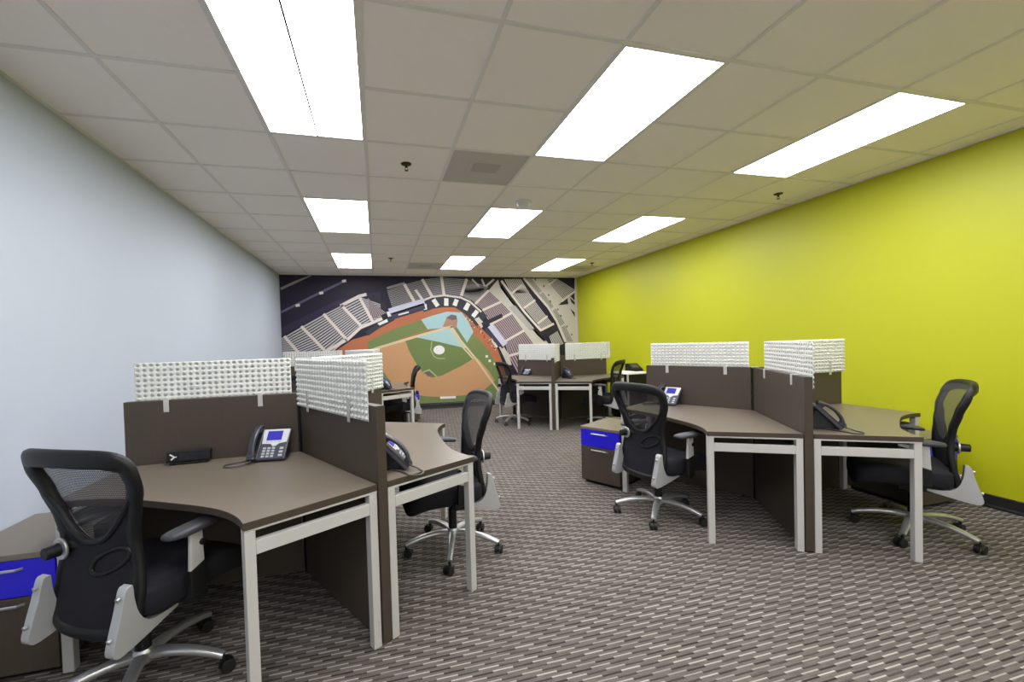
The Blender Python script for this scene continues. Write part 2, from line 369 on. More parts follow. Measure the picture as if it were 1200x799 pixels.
# ------------------------------------------------------------------ mural on the end wall
MURAL_POLYS = [(1,'navy2',[(-1.763,1.76),(-0.734,2.273),(-0.648,2.203),(-1.759,1.603)]),(1,'navy2',[(-0.648,2.203),(-0.734,2.273),(0.105,2.459),(0.096,2.198),(-0.194,2.4)]),(3,'white',[(-1.493,2.203),(-1.421,2.216),(-1.415,2.166),(-1.487,2.153)]),(3,'white',[(-1.06,2.441),(-0.986,2.455),(-0.98,2.404),(-1.053,2.391)]),(3,'white',[(-0.627,2.678),(-0.552,2.693),(-0.544,2.642),(-0.62,2.627)]),(2,'seatd2',[(-0.146,2.307),(-0.018,2.393),(0.205,2.176),(0.221,2.024),(-0.12,1.835),(-0.16,1.879)]),(2,'concourse',[(2.367,2.473),(2.59,2.716),(2.799,2.392),(3.108,1.993),(3.547,1.464),(3.697,1.34),(3.946,0.947),(3.535,1.059),(3.146,1.592),(2.873,1.984),(2.636,2.23)]),(3,'concourse2',[(2.815,2.113),(2.964,2.158),(3.399,1.634),(3.297,1.589)]),(1,'seatd2',[(1.996,2.688),(2.567,2.739),(2.6,2.624),(2.367,2.473)]),(2,'shade',[(2.602,2.693),(2.698,2.682),(2.922,2.392),(3.184,2.016),(3.539,1.631),(3.89,1.768),(3.967,1.719),(3.718,2.082),(3.447,2.416),(3.093,2.755),(3.23,2.757),(3.474,2.487),(3.771,2.129),(3.944,1.839),(4.153,1.328),(4.314,0.933),(4.155,0.939),(4.034,1.307),(3.911,1.563),(3.624,1.462),(3.699,1.388),(3.62,1.343),(3.422,1.538),(3.155,1.875),(2.892,2.205),(2.645,2.531)]),(2,'concourse',[(3.23,2.745),(3.635,2.749),(3.892,2.751),(4.404,2.246),(4.368,0.931),(4.261,0.935),(4.113,1.329),(3.917,1.792),(3.719,2.106),(3.448,2.439)]),(4,'shade',[(3.992,2.152),(4.22,2.339),(4.242,2.174)]),(4,'shade',[(4.273,2.331),(4.403,2.222),(4.401,2.149),(4.323,2.21)]),(4,'shade',[(4.279,2.077),(4.396,1.979),(4.394,1.881)]),(4,'shade2',[(3.745,2.399),(3.781,2.404),(3.785,2.361),(3.749,2.359)]),(4,'shade2',[(3.78,2.256),(3.816,2.26),(3.82,2.217),(3.784,2.215)]),(4,'shade2',[(3.956,2.075),(3.993,2.079),(3.997,2.036),(3.96,2.034)]),(4,'shade2',[(4.03,1.93),(4.067,1.934),(4.071,1.891),(4.034,1.889)]),(4,'shade2',[(4.168,1.686),(4.205,1.69),(4.209,1.646),(4.172,1.645)]),(4,'shade2',[(4.282,1.501),(4.319,1.505),(4.324,1.462),(4.286,1.46)]),(4,'shade2',[(3.436,2.742),(3.472,2.747),(3.475,2.705),(3.44,2.702)]),(4,'shade2',[(3.635,2.601),(3.671,2.606),(3.675,2.564),(3.639,2.561)]),(2,'concourse',[(4.413,2.78),(4.525,2.782),(4.468,0.682),(4.356,0.687)]),(3,'track',[(-1.64,0.341),(-1.233,0.982),(-0.716,1.332),(-0.469,1.494),(-0.171,1.578),(-0.001,1.688),(0.257,1.865),(0.647,1.976),(1.002,2.083),(1.36,2.132),(1.586,2.141),(1.723,2.059),(1.931,1.975),(2.058,1.827),(2.2,1.66),(2.385,1.472),(2.545,1.189),(2.642,0.907),(2.728,0.529),(2.848,-0.07),(-1.645,0.209)]),(4,'grass',[(-0.175,1.45),(0.079,1.572),(0.359,1.696),(0.906,1.867),(1.032,1.671),(0.05,1.335),(-0.181,1.278)]),(4,'grass',[(-0.687,0.789),(0.036,1.29),(1.03,1.649),(1.572,1.709),(1.993,1.537),(2.121,1.442),(2.341,1.178),(2.559,0.724),(2.691,-0.05),(-0.709,0.145)]),(5,'tarp',[(0.906,1.873),(1.13,1.948),(1.448,2.029),(1.768,2.012),(1.902,1.824),(2.011,1.594),(1.864,1.369),(1.644,1.715),(1.529,1.706),(1.032,1.671)]),(5,'tarp',[(0.785,1.511),(1.347,1.694),(1.529,1.713),(1.682,1.488),(1.849,1.245),(1.27,1.398)]),(6,'dirt',[(0.036,1.295),(0.291,1.36),(0.568,1.441),(0.631,1.253),(0.795,0.929),(0.948,0.745),(1.087,0.656),(1.304,0.692),(1.749,0.889),(1.939,1.008),(2.034,1.041),(2.108,1.002),(2.328,0.735),(2.456,0.524),(2.22,0.343),(1.803,0.248),(1.344,0.239),(0.986,0.27),(0.749,0.319),(0.467,0.469),(0.233,0.645),(0.105,0.837),(0.044,1.048)]),(7,'grass2',[(0.574,1.448),(0.796,1.502),(1.024,1.453),(1.272,1.393),(1.853,1.24),(1.943,1.136),(2.034,1.041),(1.825,0.931),(1.526,0.808),(1.195,0.67),(1.035,0.687),(0.913,0.764),(0.795,0.929),(0.664,1.181)]),(8,'home',[(1.347,1.71),(1.445,1.921),(1.537,1.97),(1.651,1.941),(1.67,1.828),(1.643,1.681),(1.529,1.717)]),(9,'homed',[(1.432,1.899),(1.537,1.97),(1.64,1.952),(1.66,1.873),(1.556,1.852)]),(9,'white',[(1.377,1.228),(1.372,1.258),(1.356,1.285),(1.33,1.307),(1.297,1.321),(1.261,1.327),(1.224,1.323),(1.191,1.311),(1.164,1.291),(1.146,1.265),(1.14,1.236),(1.145,1.207),(1.16,1.18),(1.186,1.158),(1.218,1.143),(1.255,1.137),(1.292,1.141),(1.325,1.153),(1.352,1.173),(1.37,1.199)]),(8,'homed',[(0.951,0.782),(1.038,0.794),(1.114,0.722),(1.004,0.686)]),(8,'white',[(1.246,0.25),(1.584,0.242),(1.583,0.197),(1.254,0.202)]),(7,'white',[(0.025,1.811),(0.217,1.895),(0.236,1.84),(0.065,1.767)]),(6,'white',[(0.211,2.035),(0.297,2.067),(0.314,1.958),(0.239,1.938)]),(6,'white',[(0.962,2.216),(1.027,2.193),(1.035,2.082),(0.968,2.072)]),(6,'concourse',[(2.041,1.868),(2.136,1.912),(2.273,1.749),(2.188,1.67)]),(6,'concourse',[(2.571,1.256),(2.669,1.276),(2.785,1.086),(2.852,0.849),(2.754,0.853)]),(9,'cream',[(1.976,1.824),(1.997,1.824),(1.997,1.803),(1.976,1.804)]),(9,'shade',[(2.089,1.702),(2.11,1.701),(2.11,1.681),(2.088,1.681)]),(9,'cream',[(1.856,1.905),(1.877,1.905),(1.877,1.884),(1.856,1.885)]),(9,'shade',[(2.46,1.23),(2.482,1.23),(2.481,1.209),(2.46,1.209)]),(9,'cream',[(2.352,1.423),(2.374,1.423),(2.373,1.402),(2.352,1.403)]),(9,'shade',[(2.188,1.583),(2.21,1.583),(2.209,1.562),(2.188,1.562)]),(9,'cream',[(1.932,1.869),(1.953,1.869),(1.952,1.849),(1.931,1.849)]),(9,'shade',[(1.958,1.727),(1.979,1.727),(1.978,1.706),(1.957,1.707)]),(9,'cream',[(2.396,1.295),(2.417,1.295),(2.417,1.274),(2.395,1.275)]),(9,'shade',[(2.378,1.401),(2.399,1.401),(2.399,1.38),(2.377,1.381)]),(9,'cream',[(2.026,1.699),(2.047,1.699),(2.047,1.678),(2.026,1.679)]),(9,'shade',[(2.326,1.36),(2.347,1.36),(2.347,1.339),(2.325,1.34)]),(9,'cream',[(2.436,1.357),(2.457,1.357),(2.457,1.336),(2.435,1.337)]),(9,'shade',[(2.236,1.478),(2.258,1.478),(2.257,1.457),(2.236,1.457)]),(9,'cream',[(2.167,1.619),(2.188,1.619),(2.188,1.598),(2.166,1.598)]),(9,'shade',[(2.144,1.655),(2.166,1.654),(2.165,1.634),(2.144,1.634)]),(9,'cream',[(2.472,1.209),(2.494,1.208),(2.493,1.187),(2.471,1.188)]),(9,'shade',[(2.196,1.572),(2.218,1.571),(2.217,1.551),(2.196,1.551)]),(9,'cream',[(2.455,1.269),(2.476,1.268),(2.476,1.247),(2.454,1.248)]),(9,'shade',[(2.434,1.25),(2.456,1.249),(2.455,1.229),(2.434,1.229)]),(9,'cream',[(2.168,1.585),(2.189,1.584),(2.188,1.564),(2.167,1.564)]),(9,'shade',[(2.232,1.516),(2.254,1.516),(2.253,1.495),(2.232,1.496)]),(9,'cream',[(1.923,1.85),(1.944,1.85),(1.943,1.829),(1.922,1.83)]),(9,'shade',[(2.387,1.413),(2.409,1.413),(2.408,1.392),(2.387,1.392)]),(9,'cream',[(1.841,1.889),(1.862,1.888),(1.862,1.868),(1.841,1.868)]),(9,'shade',[(2.006,1.733),(2.027,1.733),(2.026,1.712),(2.005,1.713)]),(9,'white',[(2.262,1.086),(2.315,1.084),(2.314,1.033),(2.26,1.035)]),(9,'white',[(2.326,0.987),(2.379,0.985),(2.378,0.933),(2.324,0.935)]),(9,'white',[(2.441,0.918),(2.495,0.915),(2.493,0.863),(2.439,0.866)])]
MURAL_STRIPES = [(2,('seatl','seatd'),[(-1.781,1.559),(-1.798,1.086),(-1.317,1.067),(-1.707,1.584)],15),(2,('seatl','seatd'),[(-1.707,1.584),(-1.317,1.067),(-0.903,1.189),(-1.397,1.769)],15),(2,('seatl','seatd'),[(-1.397,1.769),(-0.903,1.189),(-0.563,1.48),(-0.983,2.003)],15),(2,('seatl','seatd'),[(-0.983,2.003),(-0.563,1.48),(-0.273,1.742),(-0.649,2.175)],15),(2,('seatl','seatd'),[(-0.649,2.175),(-0.273,1.742),(-0.076,1.869),(-0.309,2.346)],11),(2,('seatl','seatd'),[(-0.309,2.346),(-0.076,1.869),(0.109,1.901),(0.096,2.198)],11),(3,('seatp','seatd'),[(-0.145,2.328),(-0.025,2.199),(0.221,2.024),(-0.119,1.878)],9),(2,('seatm','seatd'),[(0.236,2.468),(0.339,2.078),(0.786,2.227),(0.592,2.593)],13),(2,('seatm','seatd'),[(0.592,2.593),(0.786,2.227),(1.154,2.343),(0.96,2.697)],13),(2,('seatm','seatd'),[(0.96,2.697),(1.154,2.343),(1.402,2.37),(1.358,2.75)],13),(2,('seatm','seatd'),[(1.358,2.75),(1.402,2.37),(1.755,2.329),(1.894,2.71)],13),(2,('seatm','seatd'),[(1.894,2.71),(1.755,2.329),(2.077,2.187),(2.372,2.553)],13),(2,('seatp','seatd3'),[(2.074,2.198),(2.367,2.473),(2.636,2.23),(2.235,2.06)],12),(2,('seatp','seatd3'),[(2.235,2.06),(2.636,2.23),(2.873,1.984),(2.393,1.747)],12),(2,('seatp','seatd3'),[(2.393,1.747),(2.873,1.984),(3.146,1.592),(2.708,1.368)],12),(2,('seatp','seatd3'),[(2.708,1.368),(3.146,1.592),(3.438,1.205),(2.784,1.05)],12),(2,('seatp','seatd3'),[(2.784,1.05),(3.438,1.205),(3.809,0.712),(3.065,0.509)],12),(2,('seatm','seatd'),[(1.879,2.687),(1.787,2.324),(2.074,2.198),(2.367,2.473)],10),(3,('seatw','seatd'),[(2.736,2.729),(3.13,2.732),(3.321,2.439),(2.898,2.415)],9),(3,('seatw','seatd'),[(2.922,2.404),(3.176,2.615),(3.443,2.262),(3.173,2.086)],9),(3,('seatw','seatd'),[(3.186,2.086),(3.442,2.25),(3.713,1.903),(3.491,1.727)],9),(3,('seatw','seatd'),[(3.491,1.727),(3.713,1.903),(3.851,1.745),(3.551,1.619)],9),(3,('seatw','seatd'),[(3.254,2.722),(3.355,2.746),(3.601,2.463),(3.51,2.416)],4),(3,('seatw','seatd'),[(3.535,2.392),(3.626,2.44),(3.874,2.128),(3.808,2.069)],4),(3,('seatw','seatd'),[(3.846,2.033),(3.925,2.068),(4.138,1.74),(4.018,1.669)],4),(3,('seatw','seatd'),[(4.043,1.645),(4.137,1.691),(4.325,1.323),(4.179,1.327)],4),(3,('seatw','seatd'),[(3.737,2.75),(3.81,2.607),(3.916,2.704),(3.866,2.751)],3),(3,('seatw','seatd'),[(3.81,2.607),(3.97,2.764),(4.411,2.513),(4.1,2.284)],10),(3,('seatw','seatd'),[(3.752,1.459),(3.963,1.574),(4.112,1.28),(3.848,1.192)],7)]
MURAL_BANDS = [(2,'beam',[(-1.736,2.505),(-1.471,2.637),(-1.202,2.771)],0.045),(2,'beam2',[(-1.752,2.057),(-1.185,2.354),(-0.566,2.667)],0.045),(4,'cream',[(-1.707,1.584),(-1.317,1.067)],0.055),(4,'cream',[(-1.397,1.769),(-0.903,1.189)],0.055),(4,'cream',[(-0.983,2.003),(-0.563,1.48)],0.055),(4,'cream',[(-0.649,2.175),(-0.273,1.742)],0.055),(4,'cream',[(-0.309,2.346),(-0.076,1.869)],0.055),(4,'cream',[(-0.66,2.175),(-0.308,2.36),(-0.183,2.393)],0.06),(4,'cream',[(-1.053,1.24),(-0.562,1.503),(-0.308,1.731),(0.109,1.901)],0.06),(4,'cream',[(0.592,2.593),(0.786,2.227)],0.06),(4,'cream',[(0.96,2.697),(1.154,2.343)],0.06),(4,'cream',[(1.358,2.75),(1.402,2.37)],0.06),(4,'cream',[(1.894,2.71),(1.755,2.329)],0.06),(4,'cream',[(0.817,2.48),(0.963,2.26)],0.05),(3,'beam',[(0.248,2.522),(0.582,2.622)],0.05),(4,'cream',[(2.367,2.473),(2.074,2.198)],0.05),(4,'cream',[(2.636,2.23),(2.235,2.06)],0.05),(4,'cream',[(2.873,1.984),(2.393,1.747)],0.05),(4,'cream',[(3.146,1.592),(2.708,1.368)],0.05),(4,'cream',[(3.438,1.205),(2.784,1.05)],0.05),(4,'cream',[(3.809,0.712),(3.065,0.509)],0.05),(3,'concourse',[(2.02,2.711),(2.157,2.575)],0.04),(3,'concourse',[(2.232,2.713),(2.287,2.576)],0.04),(3,'concourse',[(2.322,2.576),(2.494,2.715)],0.04),(5,'cream',[(2.898,2.415),(3.139,2.603)],0.045),(5,'cream',[(3.174,2.098),(3.43,2.262)],0.045),(5,'cream',[(3.491,1.751),(3.713,1.903)],0.045),(5,'cream',[(2.674,2.682),(2.897,2.38),(3.183,2.004),(3.551,1.595),(3.863,1.732)],0.05),(5,'cream',[(3.192,2.745),(3.448,2.439),(3.745,2.105),(3.943,1.791),(4.14,1.328)],0.05),(5,'cream',[(3.772,2.607),(3.943,2.728)],0.04),(5,'cream',[(4.086,2.247),(4.409,2.465)],0.05),(8,'cream2',[(1.541,1.717),(0.963,1.573),(0.05,1.324),(-0.595,1.122)],0.05),(8,'cream2',[(1.541,1.717),(1.726,1.419),(2.041,1.023),(2.544,0.279)],0.04),(8,'cream2',[(1.506,1.695),(1.657,1.398),(1.982,1.025)],0.03),(8,'grassl',[(1.113,1.413),(1.085,1.236),(1.148,1.1),(1.236,1.054),(1.371,1.049)],0.02),(8,'grassl',[(0.914,0.784),(1.039,0.825),(1.191,0.677)],0.03),(5,'wall',[(-0.169,1.621),(0.022,1.746),(0.323,1.904)],0.1),(5,'wall',[(0.982,2.171),(1.139,2.226),(1.365,2.254),(1.592,2.253),(1.752,2.229),(1.935,2.142),(2.185,1.888)],0.26),(6,'cream',[(0.975,2.277),(1.143,2.343),(1.402,2.377),(1.755,2.329),(1.961,2.233),(2.19,2.026)],0.04),(7,'white',[(1.185,2.27),(1.249,2.169)],0.09),(7,'white',[(1.445,2.291),(1.441,2.179)],0.09),(7,'white',[(1.661,2.268),(1.624,2.178)],0.09),(7,'white',[(1.913,2.188),(1.851,2.086)],0.09),(7,'white',[(2.095,2.027),(2.022,1.936)],0.09),(6,'roof',[(0.296,2.05),(0.951,2.242)],0.13),(6,'dug',[(0.335,1.958),(0.959,2.149)],0.12),(7,'white',[(0.454,1.978),(0.649,2.031)],0.03),(5,'wall',[(1.77,2.166),(1.952,2.028),(2.133,1.82)],0.22),(6,'cream',[(1.91,2.165),(1.872,2.075)],0.07),(6,'cream',[(2.068,2.004),(2.02,1.959)],0.07),(6,'seatd',[(2.226,1.75),(2.639,1.928)],0.09),(6,'dug',[(2.342,1.656),(2.527,1.42),(2.669,1.3)],0.16),(7,'roof',[(2.403,1.701),(2.694,1.322)],0.13),(6,'cream',[(2.407,1.423),(2.522,1.258)],0.05)]
MC = {'navy': (40, 34, 54), 'navy2': (52, 45, 72), 'beam': (150, 142, 142), 'beam2': (105, 98, 130), 'white': (236, 234, 232), 'seatl': (196, 192, 192), 'seatd': (78, 74, 80),
      'seatd2': (62, 56, 70), 'seatd3': (118, 98, 104), 'seatm': (140, 136, 136), 'seatp': (178, 158, 162), 'seatw': (206, 200, 192), 'cream': (226, 214, 206), 'cream2': (218, 196, 160),
      'concourse': (208, 200, 190), 'concourse2': (180, 176, 170), 'shade': (50, 46, 48), 'shade2': (110, 104, 98), 'track': (190, 108, 66), 'grass': (112, 136, 62), 'grass2': (106, 132, 60),
      'grassl': (168, 178, 120), 'tarp': (166, 200, 204), 'dirt': (204, 152, 100), 'home': (172, 130, 110), 'homed': (112, 98, 100), 'wall': (58, 60, 68), 'roof': (206, 206, 226), 'dug': (66, 66, 88)}
MC.update(grass=(118, 134, 80), grass2=(112, 130, 76), track=(186, 112, 78), dirt=(200, 152, 108), seatd=(52, 48, 54), seatd3=(84, 66, 72), seatl=(190, 186, 188), seatp=(178, 158, 164), seatm=(150, 146, 148), seatd2=(48, 43, 56))
mk = list(MC)
mural_mats = [mat('mural_'+k, tuple(c*.90+.03*sum(v)/3 for c in v), .55, noise=.06, nscale=30, spec=.25) for k, v in MC.items()]
bm = nb()
YM = YB-.003
def mface(pts, k, layer):
    vs = [bm.verts.new((min(max(p[0], XL+.003), XR-.003), YM-.001*layer, min(max(p[1], .108), ZC-.008))) for p in pts]
    try:
        f = bm.faces.new(vs); f.material_index = mk.index(k)
    except ValueError: pass
box(bm, XL+.001, XR-.001, YM, YB, .105, ZC-.007, mk.index('navy'))
for layer, k, pts in MURAL_POLYS: mface(pts, k, layer)
for layer, (ka, kb), (a, b_, c, d), n in MURAL_STRIPES:
    L2 = lambda p, q, t: (p[0]+(q[0]-p[0])*t, p[1]+(q[1]-p[1])*t)
    mface([a, b_, c, d], kb, layer)
    for k in range(n):
        t0, t1 = k/n, (k+.58)/n
        mface([L2(a, b_, t0), L2(a, b_, t1), L2(d, c, t1), L2(d, c, t0)], ka, layer+.5)
for layer, k, pts, wd in MURAL_BANDS:
    for sg, ((x0, z0), (x1, z1)) in enumerate(zip(pts[:-1], pts[1:])):
        l = math.hypot(x1-x0, z1-z0) or 1; nx, nz = -(z1-z0)/l*wd/2, (x1-x0)/l*wd/2
        ex, ez = (x1-x0)/l*wd*.25, (z1-z0)/l*wd*.25
        mface([(x0+nx-ex, z0+nz-ez), (x1+nx+ex, z1+nz+ez), (x1-nx+ex, z1-nz+ez), (x0-nx-ex, z0-nz-ez)], k, layer+.25+.03*sg)
for f in bm.faces:
    f.normal_update()
    if f.normal.y > 0 and abs(f.normal.y) > .9 and f.calc_center_median().y < YM-.0001: f.normal_flip()
me = bpy.data.meshes.new('stadium_mural'); bm.to_mesh(me); bm.free()
for m_ in mural_mats: me.materials.append(m_)
mo = bpy.data.objects.new('stadium_mural', me); C.objects.link(mo)
tag(mo, 'wall-wide photo mural of a baseball field and stands seen from above', 'mural')
# ------------------------------------------------------------------ workstations
R = math.radians
HUB_L, HUB_R = Vector((-.45, 2.73, 0)), Vector((3.02, 2.77, 0))
DY = Vector((0, 3.86, 0))
HUBS = {'nl': HUB_L, 'nr': HUB_R, 'fl': HUB_L+DY, 'fr': HUB_R+DY}
PT = .0225      # half thickness of a partition
def dv(a): return Vector((math.cos(R(a)), math.sin(R(a)), 0))

def screen_bmesh(x0, x1, z0, z1, y, side, nx=25, nz=10, upper=None):
    """moulded sheet: every cell has an opening with a small scoop over it"""
    bm = nb(); cw, ch = (x1-x0)/nx, (z1-z0)/nz; vc = {}
    def gv(i, j):
        if (i, j) not in vc: vc[i, j] = bm.verts.new((x0+cw*i/2, y, z0+ch*j/2))
        return vc[i, j]
    for a in range(nx):
        for b in range(nz):
            cx, cz = x0+cw*(a+.5), z0+ch*(b+.5)
            sd = upper if upper and cz-ch*.5 > 1.1 else side
            out = [gv(2*a+i, 2*b+j) for i, j in ((2, 1), (2, 2), (1, 2), (0, 2), (0, 1), (0, 0), (1, 0), (2, 0))]
            ring = []
            for k in range(8):
                an = k*PI/4; rr = .36 if k % 2 == 0 else .34
                ring.append(bm.verts.new((cx+cw*rr*math.cos(an), y, cz+ch*rr*math.sin(an))))
            for k in range(8):
                l = (k+1) % 8
                bm.faces.new((out[k], out[l], ring[l], ring[k]))
            # scoop: from the upper rim bulging outwards and down across the opening
            rim = [ring[k] for k in (0, 1, 2, 3, 4)]
            m1, m2 = [], []
            for k in range(5):
                an = k*PI/4; c, s = math.cos(an), math.sin(an)
                h = s*.012+.001
                m1.append(bm.verts.new((cx+cw*.36*c, y+sd*h*.75, cz+ch*(.24*s-.06))))
                m2.append(bm.verts.new((cx+cw*.30*c+cw*.03, y+sd*h, cz+ch*(-.13*s-.13))))
            for k in range(4):
                bm.faces.new((rim[k], rim[k+1], m1[k+1], m1[k])); bm.faces.new((m1[k], m1[k+1], m2[k+1], m2[k]))
    return bm
SCR = {}
def partition(hub, ang, side, s0, s1, where, lab):
    t = empty('partition_panel', lab, 'partition', hub, R(ang), 'partition panels')
    b = nb(); box(b, .028, .908, -PT, PT, .012, 1.095); sm(b, 'board', 'wood', t, smooth=0, bevel=.0012, segs=1)
    b = nb(); box(b, .908, .911, -PT, PT, .012, 1.095); sm(b, 'end_trim', 'wood_edge', t, smooth=0)
    b = nb()
    for x in (.10, .82): disc(b, (x, 0, .006), (0, 0, 1), .016, .012, 16)
    sm(b, 'levelling_foot', 'black_plastic', t)
    y = side*(PT+.007)
    flip = -side if lab.startswith('dark partition behind the desk phone') else None
    key = (side, s0, s1, flip)
    if key not in SCR:
        o = sm(screen_bmesh(s0, s1, 1.02, 1.308, y, side, upper=flip), 'privacy_screen', 'white_plastic', t, smooth=50, solid=.0018); SCR[key] = o.data
    else:
        o = bpy.data.objects.new('privacy_screen', SCR[key]); C.objects.link(o); o.parent = t
        s = o.modifiers.new('solidify', 'SOLIDIFY'); s.thickness = .0018; s.offset = 0
    o['label'] = 'white dimpled plastic screen along the top'
    wdt = s1-s0
    for f in (.2, .79):
        x = s0+wdt*f
        b = nb()
        ys = side*(PT+.016); yo = -side*(PT+.002)
        lo, hi = min(ys, yo), max(ys, yo)
        for yy in (ys, yo):
            z0, z1 = (1.0, 1.12) if yy == ys else (1.03, 1.1)
            box(b, x-.013, x+.013, yy-.0018, yy+.0018, z0, z1)
        box(b, x-.013, x+.013, lo, hi, 1.0955, 1.099)
        sm(b, 'clip', 'silver', o, smooth=0, bevel=.0008, segs=1)
    return t
def hub_post(hub, a0, lab):
    t = empty('corner_post', lab, 'post', hub, 0, 'corner posts of the partition clusters')
    b = nb(); pts = [(.026*math.cos(R(a0+60*k+30)), .026*math.sin(R(a0+60*k+30))) for k in range(6)]
    prism(b, pts, 0, 1.088); sm(b, 'column', 'black_plastic', t, smooth=0)
    b = nb(); prism(b, [(1.25*x, 1.25*y) for x, y in pts], 1.0955, 1.103); prism(b, pts, 1.088, 1.0955); sm(b, 'cap', 'alu', t, smooth=0, bevel=.0015)
    for z in (.80, .88):
        b = nb(); tube(b, [(0, 0, z), (0, 0, z+.02)], .0275, n=6, upv=Vector((math.cos(R(a0)), math.sin(R(a0)), 0))); sm(b, 'hinge_band', 'black_rubber', t, smooth=0)
    return t
PANELS = {  # cluster: [(angle, side the screen hangs on, s0, s1, label)]
 'nl': [(180, -1, .065, .878, 'dark partition with white screen behind the black router box, reaching toward the pale blue wall'),
        (300, -1, .0, .855, 'dark partition between the two nearest left desks, screen overlapping its front face'),
        (60, -1, .06, .925, 'dark partition whose yellowish screen shows behind the near left cluster, beyond the side-on handset')],
 'nr': [(120, -1, .05, .885, 'dark partition behind the desk phone with blue display, in front of the lime wall'),
        (240, 1, .11, .90, 'dark partition dividing the two nearest right desks, end facing the viewer'),
        (0, -1, .09, .94, 'dark partition with see-through screen behind the phone of the nearest right corner desk')],
 'fl': [(180, -1, .06, .885, 'far partition against the pale blue wall seen above the near left screens'),
        (300, -1, .03, .87, 'far left partition whose end faces the viewer, before the mural'),
        (60, -1, .06, .93, 'far left partition at the back, behind the desk with the side-on chair')],
 'fr': [(120, 1, .05, .87, 'far partition behind the silver phone, with the stadium seats mural beyond'),
        (240, 1, .11, .90, 'far right partition seen edge-on between two small desks'),
        (0, -1, .12, .985, 'far partition with screen against the lime wall beside the mural')]}
for k, lst in PANELS.items():
    for ang, side, s0, s1, lab in lst: partition(HUBS[k], ang, side, s0, s1, k, lab)
hub_post(HUBS['nl'], 0, 'black corner post where the near left partitions meet')
hub_post(HUBS['nr'], 0, 'black corner post where the near right partitions meet, with a metal cap')
hub_post(HUBS['fl'], 0, 'black corner post where the far left partitions meet')
hub_post(HUBS['fr'], 0, 'black corner post where the far right partitions meet')

# desk: three-sided 120 degree worktop with an open frame at each end
def end_curve(n=20):
    yc = .503
    return [(.843+.106*(abs(y)/yc)**3.5, y) for y in [yc-2*yc*k/n for k in range(n+1)]]
def make_desk():
    t = empty('corner_desk', '', 'desk')
    g = .0265
    e1, n1 = Vector((.5, .8660254)), Vector((.8660254, -.5)); e2, n2 = Vector((.5, -.8660254)), Vector((.8660254, .5))
    pts = [(g/math.sin(R(60)), 0)]
    q = e2*.906+n2*g; pts.append((q.x, q.y))
    q = e2*.906+n2*.57
    arc = end_curve()[::-1]
    pts += arc
    q = e1*.906+n1*g; pts.append((q.x, q.y))
    b = nb(); prism(b, pts, .713, .742, mi_side=1, mi_top=0, mi_bot=1)
    sm(b, 'worktop', ['top', 'wood_edge'], t, smooth=30, bevel=.0015, segs=1)
    for e, n in ((e1, n1), (e2, n2)):
        T = Matrix(((e.x, n.x, 0, 0), (e.y, n.y, 0, 0), (0, 0, 1, 0), (0, 0, 0, 1)))
        for a, c in ((.028, .066), (.528, .566)):
            b = nb(); box(b, .862, .904, a, c, 0, .703, T=T); sm(b, 'leg', 'silver', t, smooth=0, bevel=.002, segs=1)
        b = nb(); box(b, .876, .903, .066, .528, .612, .664, T=T); sm(b, 'end_rail', 'silver', t, smooth=0, bevel=.002, segs=1)
        b = nb(); box(b, .862, .905, .028, .566, .703, .713, T=T); sm(b, 'top_rail', 'silver', t, smooth=0, bevel=.001, segs=1)
        b = nb(); box(b, .12, .862, .05, .075, .66, .713, T=T); sm(b, 'support_beam', 'black_plastic', t, smooth=0)
    return t
DESKS = [('nl', 240, 'nearest left corner desk carrying the phone and the small black router box'),
         ('nl', 0, 'near left corner desk on the aisle side, with a side-on phone and pulled-up chair'),
         ('nr', 180, 'near right corner desk with the phone showing a lit blue display'),
         ('nr', 300, 'nearest right corner desk with a black handset, tinted green by the lime wall'),
         ('fl', 0, 'small far left desk with white frame in front of the ball field mural'),
         ('fl', 240, 'far left desk hidden behind the near screens beside the pale blue wall'),
         ('fr', 180, 'far right desk with a silver phone, nearest the mural'),
         ('fr', 300, 'far right desk with a grey handset beside the lime wall')]
d0 = None
for k, a, lab in DESKS:
    if d0 is None:
        d0 = make_desk(); d0.location = HUBS[k]; d0.rotation_euler = (0, 0, R(a)); d0['label'] = lab; d0['group'] = 'corner desks'
    else: copy_tree(d0, 'corner_desk', lab, 'desk', HUBS[k], R(a), 'corner desks')

# pedestals: local x across the front, front face at y = 0 looking toward -y
def make_pedestal():
    t = empty('drawer_pedestal', '', 'drawer unit'); W_, D_ = .40, .52
    b = nb(); box(b, -W_/2, W_/2, .02, D_, .03, .515); sm(b, 'case', 'wood', t, smooth=0, bevel=.0012, segs=1)
    b = nb(); box(b, -W_/2+.02, W_/2-.02, .04, D_-.02, 0, .03); sm(b, 'plinth', 'black_plastic', t, smooth=0)
    b = nb(); box(b, -W_/2-.002, W_/2+.002, -.002, D_+.002, .515, .54); sm(b, 'top_board', ['top'], t, smooth=0, bevel=.0015, segs=1)
    def handle(par, z):
        b = nb(); w_ = .075
        pth = [(-w_-.012, .0, z-.006), (-w_, -.022, z-.002), (-w_+.03, -.026, z), (0, -.027, z), (w_-.03, -.026, z), (w_, -.022, z-.002), (w_+.012, 0, z-.006)]
        tube(b, pth, .0035, .006, n=8); sm(b, 'handle', 'alu', par)
    b = nb(); box(b, -W_/2+.002, W_/2-.002, 0, .02, .358, .512); d = sm(b, 'drawer', 'blue', t, smooth=0, bevel=.002); d['label'] = 'cobalt blue top drawer'
    handle(d, .482)
    b = nb(); box(b, -W_/2+.002, W_/2-.002, 0, .02, .033, .354); d = sm(b, 'drawer', 'wood', t, smooth=0, bevel=.002); d['label'] = 'tall dark wood file drawer'
    handle(d, .33)
    return t
